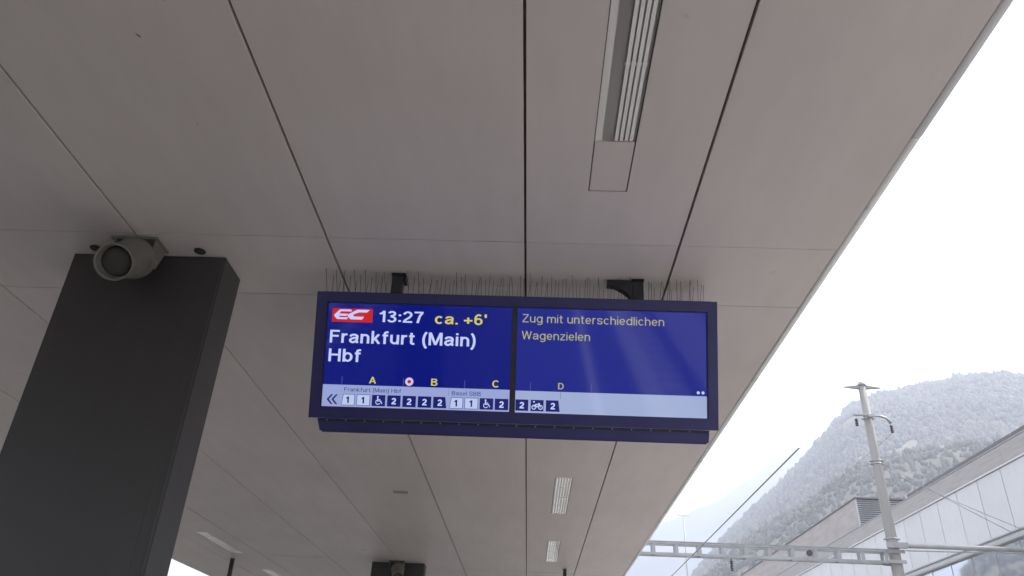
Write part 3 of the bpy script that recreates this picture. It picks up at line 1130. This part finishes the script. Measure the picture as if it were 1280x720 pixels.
def bicycle(cx, cy, s, par):
    polys = []
    for wx in (-.28, .30):
        for k in range(14):
            a, b = 2 * PI * k / 14, 2 * PI * (k + 1) / 14
            r0, r1 = .13 * s, .21 * s
            c0, c1 = cx + wx * s, cy - .14 * s
            polys.append([(c0 + r0 * math.cos(a), c1 + r0 * math.sin(a)), (c0 + r1 * math.cos(a), c1 + r1 * math.sin(a)),
                          (c0 + r1 * math.cos(b), c1 + r1 * math.sin(b)), (c0 + r0 * math.cos(b), c1 + r0 * math.sin(b))])

    def bar(x0, y0, x1, y1, w=.035):
        d = Vector((x1 - x0, y1 - y0)).normalized()
        nx, ny = -d.y * w, d.x * w
        polys.append([(cx + (x0 + nx) * s, cy + (y0 + ny) * s), (cx + (x1 + nx) * s, cy + (y1 + ny) * s), (cx + (x1 - nx) * s, cy + (y1 - ny) * s), (cx + (x0 - nx) * s, cy + (y0 - ny) * s)])
    bar(-.28, -.14, -.13, .12)
    bar(-.13, .12, .18, .12)
    bar(.18, .12, .0, -.14)
    bar(-.13, .10, .0, -.14)
    bar(.30, -.14, .18, .2)
    bar(.1, .2, .24, .2)
    polys.append(disc(cx - .28 * s, cy + .33 * s, .08 * s, 10))
    return flat('bicycle_symbol', E['txt'], par, polys, 3)


def coach(x0, x1, kind, par, cut=0):
    c, d = .0535, .0985
    s = .004
    sh = [(x0 + (.006 if cut == 1 else 0), d), (x1 - (.006 if cut == 2 else 0), d), (x1, c), (x0, c)]
    if kind == '1':
        flat('coach_outline', E['navy'], par, [sh], 2)
        flat('coach_tile', E['tile'], par, [[(sh[0][0] + .0018, d - .0018), (sh[1][0] - .0018, d - .0018), (x1 - .0018, c + .0018), (x0 + .0018, c + .0018)]], 3)
        mid = (x0 + x1) / 2
        text('class_number', '1', mid - .0075, mid + .004, .0625, .026, E['navy'], par, .19, 4)
    else:
        flat('coach_tile', E['navy'], par, [sh], 2)
        mid = (x0 + x1) / 2
        if kind == '2':
            text('class_number', '2', mid - .009, mid + .009, .0625, .026, E['txt'], par, .19, 4)
        elif kind == 'w':
            wheelchair(mid, .0755, .036, par)
        else:
            bicycle(mid, .0755, .046, par)


pitch = .0627
for k, kd in enumerate(('1', '1', 'w', '2', '2', '2', '2', '1', '1', 'w', '2')):
    x = -.704 + k * .0625 if k < 7 else -.2625 + (k - 7) * .0612
    coach(x, x + .0545, kd, scrL, 1 if k in (0, 7) else (2 if k == 6 else 0))
# right screen
flat('grey_band', E['band_r'], scrR, [rect(SR[0] + .003, SR[1] - .004, SR[2] + .002, .1335)])
text('notice_text', 'Zug mit unterschiedlichen', .023, .602, .4125, .034, E['yel2'], scrR, .105)
text('notice_text', 'Wagenzielen', .022, .301, .3425, .034, E['yel2'], scrR, .105)
for x in (.0635, .3095):
    flat('sector_tick', E['tick'], scrR, [rect(x - .0012, x + .0012, .1345, .169)])
flat('portion_tick', E['tick'], scrR, [rect(.1853, .1867, .106, .133)], 2)
text('sector_letter', 'D', .175, .198, .1435, .026, E['yel2'], scrR, .15)
for x in (.738, .757):
    flat('page_dot', E['txt'], scrR, [disc(x, .147, .0062, 12)], 2)
for k, kd in enumerate(('2', 'b', '2')):
    coach(.0045 + k * .0615, .0565 + k * .0615 + (.004 if k == 2 else 0), kd, scrR, 2 if k == 2 else 0)

# hangers (in board space so that they move with it)
inv = BM.inverted()


def wmesh(name, m, build):
    bm = bmesh.new()
    build(bm)
    bmesh.ops.transform(bm, matrix=inv, verts=bm.verts)
    return obj(name, bm, m, board)


def hang(xc, side):
    zt = CEIL - .0025
    yb0, yb1 = 2.777, 2.822

    def post(bm):
        box(bm, xc - .023, xc + .023, yb0, yb1, CEIL - .096, zt - .006, .003)
    wmesh('hanger', M['hanger'], post)

    def plate(bm):
        # ceiling arm with a gusset that narrows away from the post
        s = side
        pts = [(xc + s * .0235, zt - .001), (xc + s * .125, zt - .001), (xc + s * .128, zt - .022), (xc + s * .095, zt - .026), (xc + s * .062, zt - .045),
               (xc + s * .040, zt - .066), (xc + s * .030, zt - .085), (xc + s * .0235, zt - .093)]
        a = [bm.verts.new((x, yb0 + .004, z)) for x, z in pts]
        b = [bm.verts.new((x, yb1 - .004, z)) for x, z in pts]
        bm.faces.new(a)
        bm.faces.new(b[::-1])
        for i in range(len(pts)):
            j = (i + 1) % len(pts)
            bm.faces.new((a[i], a[j], b[j], b[i]))
        box(bm, xc - .026, xc + .026, yb0 - .008, yb1 + .008, zt - .0055, zt)
    wmesh('hanger_bracket', M['hanger'], plate)


hang(.412, -1)


def post_l(bm):
    box(bm, -.590 - .023, -.590 + .023, 2.777, 2.822, CEIL - .096, CEIL - .0085, .003)


wmesh('hanger', M['hanger'], post_l)


def foot_l(bm):
    box(bm, -.590 - .026, -.590 + .034, 2.770, 2.832, CEIL - .008, CEIL - .0025)
    box(bm, -.590 + .0235, -.590 + .034, 2.79, 2.832, CEIL - .030, CEIL - .0085)


wmesh('hanger_bracket', M['hanger'], foot_l)

# bird spikes
strip = bx('spike_strip', M['casing'], board, U0 + .02, U1 - .02, V1 - .0025, V1 + .004, -.112, -.020)
protos = []
cnt = 0
x = U0 + .03
while x < U1 - .03:
    for row, zz in enumerate((-.035, -.066, -.097)):
        if min(abs(x - .0845 - .412), abs(x - .0845 + .59)) < .03:
            x += .0065
            continue
        if random.random() < .06:
            continue
        lean = random.gauss(0, .004) + (-.003, .0, .003)[row]
        back = (.022, 0, -.02)[row] + random.gauss(0, .004)
        hgt = random.uniform(.085, .105)
        if len(protos) < 24:
            p = tb('spike', M['spike'], strip, [(0, 0, 0), (lean, hgt, back)], .0010, 5)
            protos.append(p)
            p.location = (x, V1 + .003, zz)
        else:
            share(random.choice(protos), 'spike', strip, (x, V1 + .003, zz))
        cnt += 1
        x += .0150 + random.uniform(-.003, .003)

# thin hanging poles farther along
for x, y, r, lb in ((-3.707, 9.92, .022, 'thin dark pole hanging from the ceiling near the left canopy edge'),
                    (.408, 9.75, .020, 'thin dark pole hanging from the ceiling near the farthest lamp')):
    t = thing('hanging_pole', lb, 'pole', (x, y, CEIL), 'thin poles hanging from the ceiling')
    bx('ceiling_flange', M['hanger'], t, -r - .006, r + .006, -r - .006, r + .006, -.006, -.0022, ch=.001)
    bx('tube', M['hanger'], t, -r, r, -r, r, -.62, -.0105, ch=.003)

# ================================================================== MAST, BEAM, WIRES
MX, MY = 10.35, 23.0
mast = thing('catenary_mast', 'tall grey round concrete mast with cross arm in front of the mountain', 'mast', (MX, MY, -.36))
H = 11.66
bm = bmesh.new()
tube(bm, [(0, 0, z * H) for z in (0, .25, .5, .75, 1)], [.225, .195, .165, .135, .108], 24)
obj('shaft', bm, M['concrete'], mast)
bm = bmesh.new()
tube(bm, [(0, 0, H), (0, 0, H + .06), (0, 0, H + .13), (0, 0, H + .16)], [.125, .125, .09, .03], 20)
obj('cap', bm, M['galv'], mast)
for s in (-1, 1):
    bm = bmesh.new()
    vs = [(s * .10, -.05, H - .10), (s * .10, .05, H - .10), (s * .10, .05, H + .02), (s * .10, -.05, H + .02)]
    a = [bm.verts.new(p) for p in vs]
    tip = [bm.verts.new((s * .58, p[1] * .3, H - .05 + (p[2] - H + .04) * .2)) for p in vs]
    for i in range(4):
        bm.faces.new((a[i], a[(i + 1) % 4], tip[(i + 1) % 4], tip[i]))
    bm.faces.new(a)
    bm.faces.new(tip[::-1])
    obj('top_arm', bm, M['concrete'], mast)
zc = 8.63 + CZ + .36
tb('cross_arm', M['galv'], mast, [(-.52, -.2, zc + .03), (.30, -.2, zc + .01), (.48, -.2, zc - .05), (.58, -.2, zc - .22)], .038, 8)
for x, dz in ((-.46, -.10), (.57, -.28)):
    bm = bmesh.new()
    for k in range(4):
        z = zc + dz - k * .06
        tube(bm, [(x, -.2, z), (x, -.2, z - .03), (x, -.2, z - .058)], [.03, .055, .03], 10)
    obj('insulator', bm, M['insul'], mast)
for z in (zc + .10, zc - .02, 7.28 + CZ + .36, 7.18 + CZ + .36, 4.98 + CZ + .36, 4.35 + CZ + .36):
    r = .225 - (.117) * z / H + .012
    bm = bmesh.new()
    tube(bm, [(0, 0, z - .02), (0, 0, z + .02)], r, 20)
    box(bm, -r - .05, r + .05, -r * .4, r * .4, z - .015, z + .015)
    obj('band', bm, M['galv'], mast)
bx('arm_clamp', M['galv'], mast, -.10, .10, -.26, -.14, zc - .03, zc + .06)

beam = thing('portal_beam', 'galvanised ladder beam spanning the tracks left of the concrete mast', 'beam', (0, MY, CZ + 4.32))
for yy in (-.15, .15):
    for z in (0, .30):
        bm = bmesh.new()
        box(bm, -8.6, MX - .25, yy - .03, yy + .03, z - .028, z + .028)
        box(bm, -8.6, MX - .25, yy - .045, yy - .031, z + (.028 if z else -.045), z + (.045 if z else -.028))
        obj('chord', bm, M['galv'], beam)
k = 0
ph = None
xx = -8.3
while xx < MX - .3:
    for yy in (-.15, .15):
        if ph is None:
            ph = bx('rung', M['galv'], beam, -.045, .045, -.02, .02, .0285, .2715)
            ph.location = (xx, yy, 0)
        else:
            share(ph, 'rung', beam, (xx, yy, 0))
    bx('cross_plate', M['galv'], beam, xx - .03, xx + .03, -.12, .12, -.006, .006) if k % 2 == 0 else None
    k += 1
    xx += .655
for s in (-1, 1):
    bx('end_clamp', M['galv'], beam, MX - .26, MX + .2, s * .21 - .02, s * .21 + .02, -.04, .05)
    bx('end_clamp', M['galv'], beam, MX - .26, MX + .2, s * .21 - .02, s * .21 + .02, .24, .33)
bm = bmesh.new()
for k in range(5):
    z = -.09 - k * .06
    tube(bm, [(5.7, 0, z), (5.7, 0, z - .028), (5.7, 0, z - .058)], [.025, .05, .025], 10)
tube(bm, [(5.7, 0, -.028), (5.7, 0, -.09)], .015, 6)
obj('insulator', bm, M['insul'], beam)
tb('lamp_disc', M['insul'], beam, [(7.87, -.24, .15), (7.87, -.18, .15)], .085, 14)
lm = thing('catenary_mast', 'far concrete mast across the left track, hidden by the canopy', 'mast', (-8.6, MY, -.41))
tb('shaft', M['concrete'], lm, [(0, 0, 0), (0, 0, 8.2)], [.22, .15], 20)

fp = thing('aerial_pole', 'thin faint distant pole rising above the beam beside the canopy edge', 'pole', (11.55, 60, -.42))
tb('shaft', M['galv'], fp, [(0, 0, 0), (0, 0, 10), (0, 0, 16.6)], [.09, .06, .03], 8)
tb('crossbar', M['galv'], fp, [(-.5, 0, 16.2), (.5, 0, 16.2)], .025, 6)

sb = thing('side_beam', 'slender galvanised tube running from the mast to the white building', 'beam', (MX, MY, CZ + 4.76))
tb('tube', M['galv'], sb, [(-.12, -.27, 0), (5.55, -.27, .0)], .068, 10)
tb('tube', M['galv'], sb, [(.2, -.27, -.14), (5.55, -.27, -.08)], .016, 6)
bx('clamp', M['galv'], sb, -.28, .28, -.335, -.21, -.075, .075)
bx('end_foot', M['galv'], sb, 5.55, 5.64, -.40, -.14, -.16, .12)


def wire(label, pts, r=.008, name='overhead_wire', sag=0):
    P = []
    a, b = Vector(pts[0]), Vector(pts[1])
    for k in range(9):
        t = k / 8
        p = a.lerp(b, t)
        p.z -= sag * 4 * t * (1 - t)
        P.append(p)
    return tag(tb(name, M['wire'], None, P, r, 6), label, 'wire', 'overhead wires')


wire('straight dark overhead wire crossing the sky left of the mountain', [(4.15, 11.8, CZ + 3.9), (4.15, 90, CZ + 3.9)], .013)
wire('faint overhead wire close to the canopy edge, crossing below the beam', [(3.35, 16.5, CZ + 5.0), (3.35, 90, CZ + 4.95)], .008)
wire('thin stay wire running down from the mast to the building ledge', [(MX + .15, MY, CZ + 7.22), (15.9, 26.5, CZ + 6.12)], .009, sag=.03)
wire('lower thin stay wire between the mast and the facade', [(MX + .16, MY, CZ + 7.05), (15.9, 25.6, CZ + 5.95)], .008, sag=.05)
wire('thin feeder wire hanging off the right cross arm insulator', [(MX + .57, MY - .2, CZ + 8.1), (MX + .57, 95, CZ + 7.6)], .007, sag=.4)

# ================================================================== BUILDING
BX = 16.0
bld = thing('station_building', 'long white panelled building with grey parapet right of the tracks', 'building', (BX, 0, 0))
zr = lambda z: z + CZ
bx('core_wall', M['fback'], bld, .06, 17, 2, 92, -.36, zr(8.2))
bx('roof', M['roof'], bld, .06, 17, 2, 92, zr(8.203), zr(8.6))
pp = gp = None
for k in range(-15, 42):
    y = 26.35 + k * 1.555
    if pp is None:
        pp = bx('wall_panel', M['fpanel'], bld, .0, .055, .018, 1.537, zr(6.16), zr(8.21), ch=.006)
        pp.location = (0, y, 0)
        gp = bx('glass_pane', M['glass'], bld, .012, .04, .03, 1.525, .3, zr(5.86))
        gp.location = (0, y, 0)
        sp = bx('mullion', M['rail'], bld, -.0, .05, -.012, .012, -.3, zr(5.86))
        sp.location = (0, y, 0)
    else:
        p = share(pp, 'wall_panel', bld, (random.uniform(-.003, .003), y, 0))
        share(gp, 'glass_pane', bld, (0, y, 0))
        share(sp, 'mullion', bld, (0, y, 0))
bx('sill_wall', M['parapet'], bld, .0, .055, 2, 92, -.36, .29)
bx('drip_edge', M['fpanel'], bld, -.05, .055, 2, 92, zr(8.225), zr(8.285), ch=.006)
for k in range(30):
    y = 2 + k * 3.0
    bx('parapet_panel', M['parapet'], bld, -.03, .058, y + .004, y + 2.996, zr(8.30), zr(8.905), ch=.004)
bx('coping', M['rail'], bld, -.05, .30, 2, 92, zr(8.91), zr(8.94))
# dark roof edge rail in short lengths
for k in range(24):
    y = 33.2 - k * 1.15
    bx('roof_edge_rail', M['snow'], bld, -.045, -.005, y - 1.08, y, zr(8.943), zr(9.075))
bx('rail_post', M['rail'], bld, .9, 1.0, 34.0, 34.1, zr(8.6), zr(9.4))
# ledge: two profiles with a light strip between
bx('upper_ledge', M['rail'], bld, -.10, .055, 2, 92, zr(6.10), zr(6.145), ch=.005)
bx('ledge_strip', M['fpanel'], bld, -.03, .055, 2, 92, zr(5.955), zr(6.095))
bx('lower_ledge', M['rail'], bld, -.14, .055, 2, 92, zr(5.87), zr(5.95), ch=.008)
# plant room
pr_ = bx('plant_room', M['boxside'], bld, -.02, 2.75, 38.75, 90, zr(8.60), zr(10.28))
bx('roof_edge', M['snow'], pr_, -.06, 2.80, 38.60, 90.05, zr(10.285), zr(10.35))
fl = bx('corner_post', M['rail'], pr_, -.02, .05, 38.66, 38.745, zr(8.6), zr(10.28))
share(fl, 'corner_post', pr_, (2.70, 0, 0))
sl = None
for k in range(13):
    z = zr(8.95) + k * .102
    if sl is None:
        bm = bmesh.new()
        vs = [(.055, 38.66, 0), (2.675, 38.66, 0), (2.675, 38.735, .055), (.055, 38.735, .055)]
        a = [bm.verts.new(p) for p in vs]
        b = [bm.verts.new((p[0], p[1], p[2] + .02)) for p in vs]
        bm.faces.new(a)
        bm.faces.new(b[::-1])
        for i in range(4):
            bm.faces.new((a[i], a[(i + 1) % 4], b[(i + 1) % 4], b[i]))
        sl = obj('louvre_slat', bm, M['rail'], pr_)
        sl.location = (0, 0, z)
    else:
        share(sl, 'louvre_slat', pr_, (0, 0, z))
bx('louvre_back', M['snow'], pr_, .055, 2.675, 38.737, 38.747, zr(8.6), zr(10.27))

# ================================================================== HAZE
hz = bpy.data.materials.new('haze_air')
hz.use_nodes = True
n = hz.node_tree
n.nodes.clear()
ho = n.nodes.new('ShaderNodeOutputMaterial')
pv = n.nodes.new('ShaderNodeVolumePrincipled')
pv.inputs['Color'].default_value = (0.67, 0.71, 0.83, 1)
pv.inputs['Density'].default_value = 0.00092
pv.inputs['Anisotropy'].default_value = 0.25
n.links.new(pv.outputs['Volume'], ho.inputs['Volume'])
haze = bx('haze', hz, None, -2600, 2600, -900, 2600, -1.7, 540)
haze['kind'] = 'stuff'
tag(haze, 'pale haze filling the valley and veiling the mountains', 'haze')
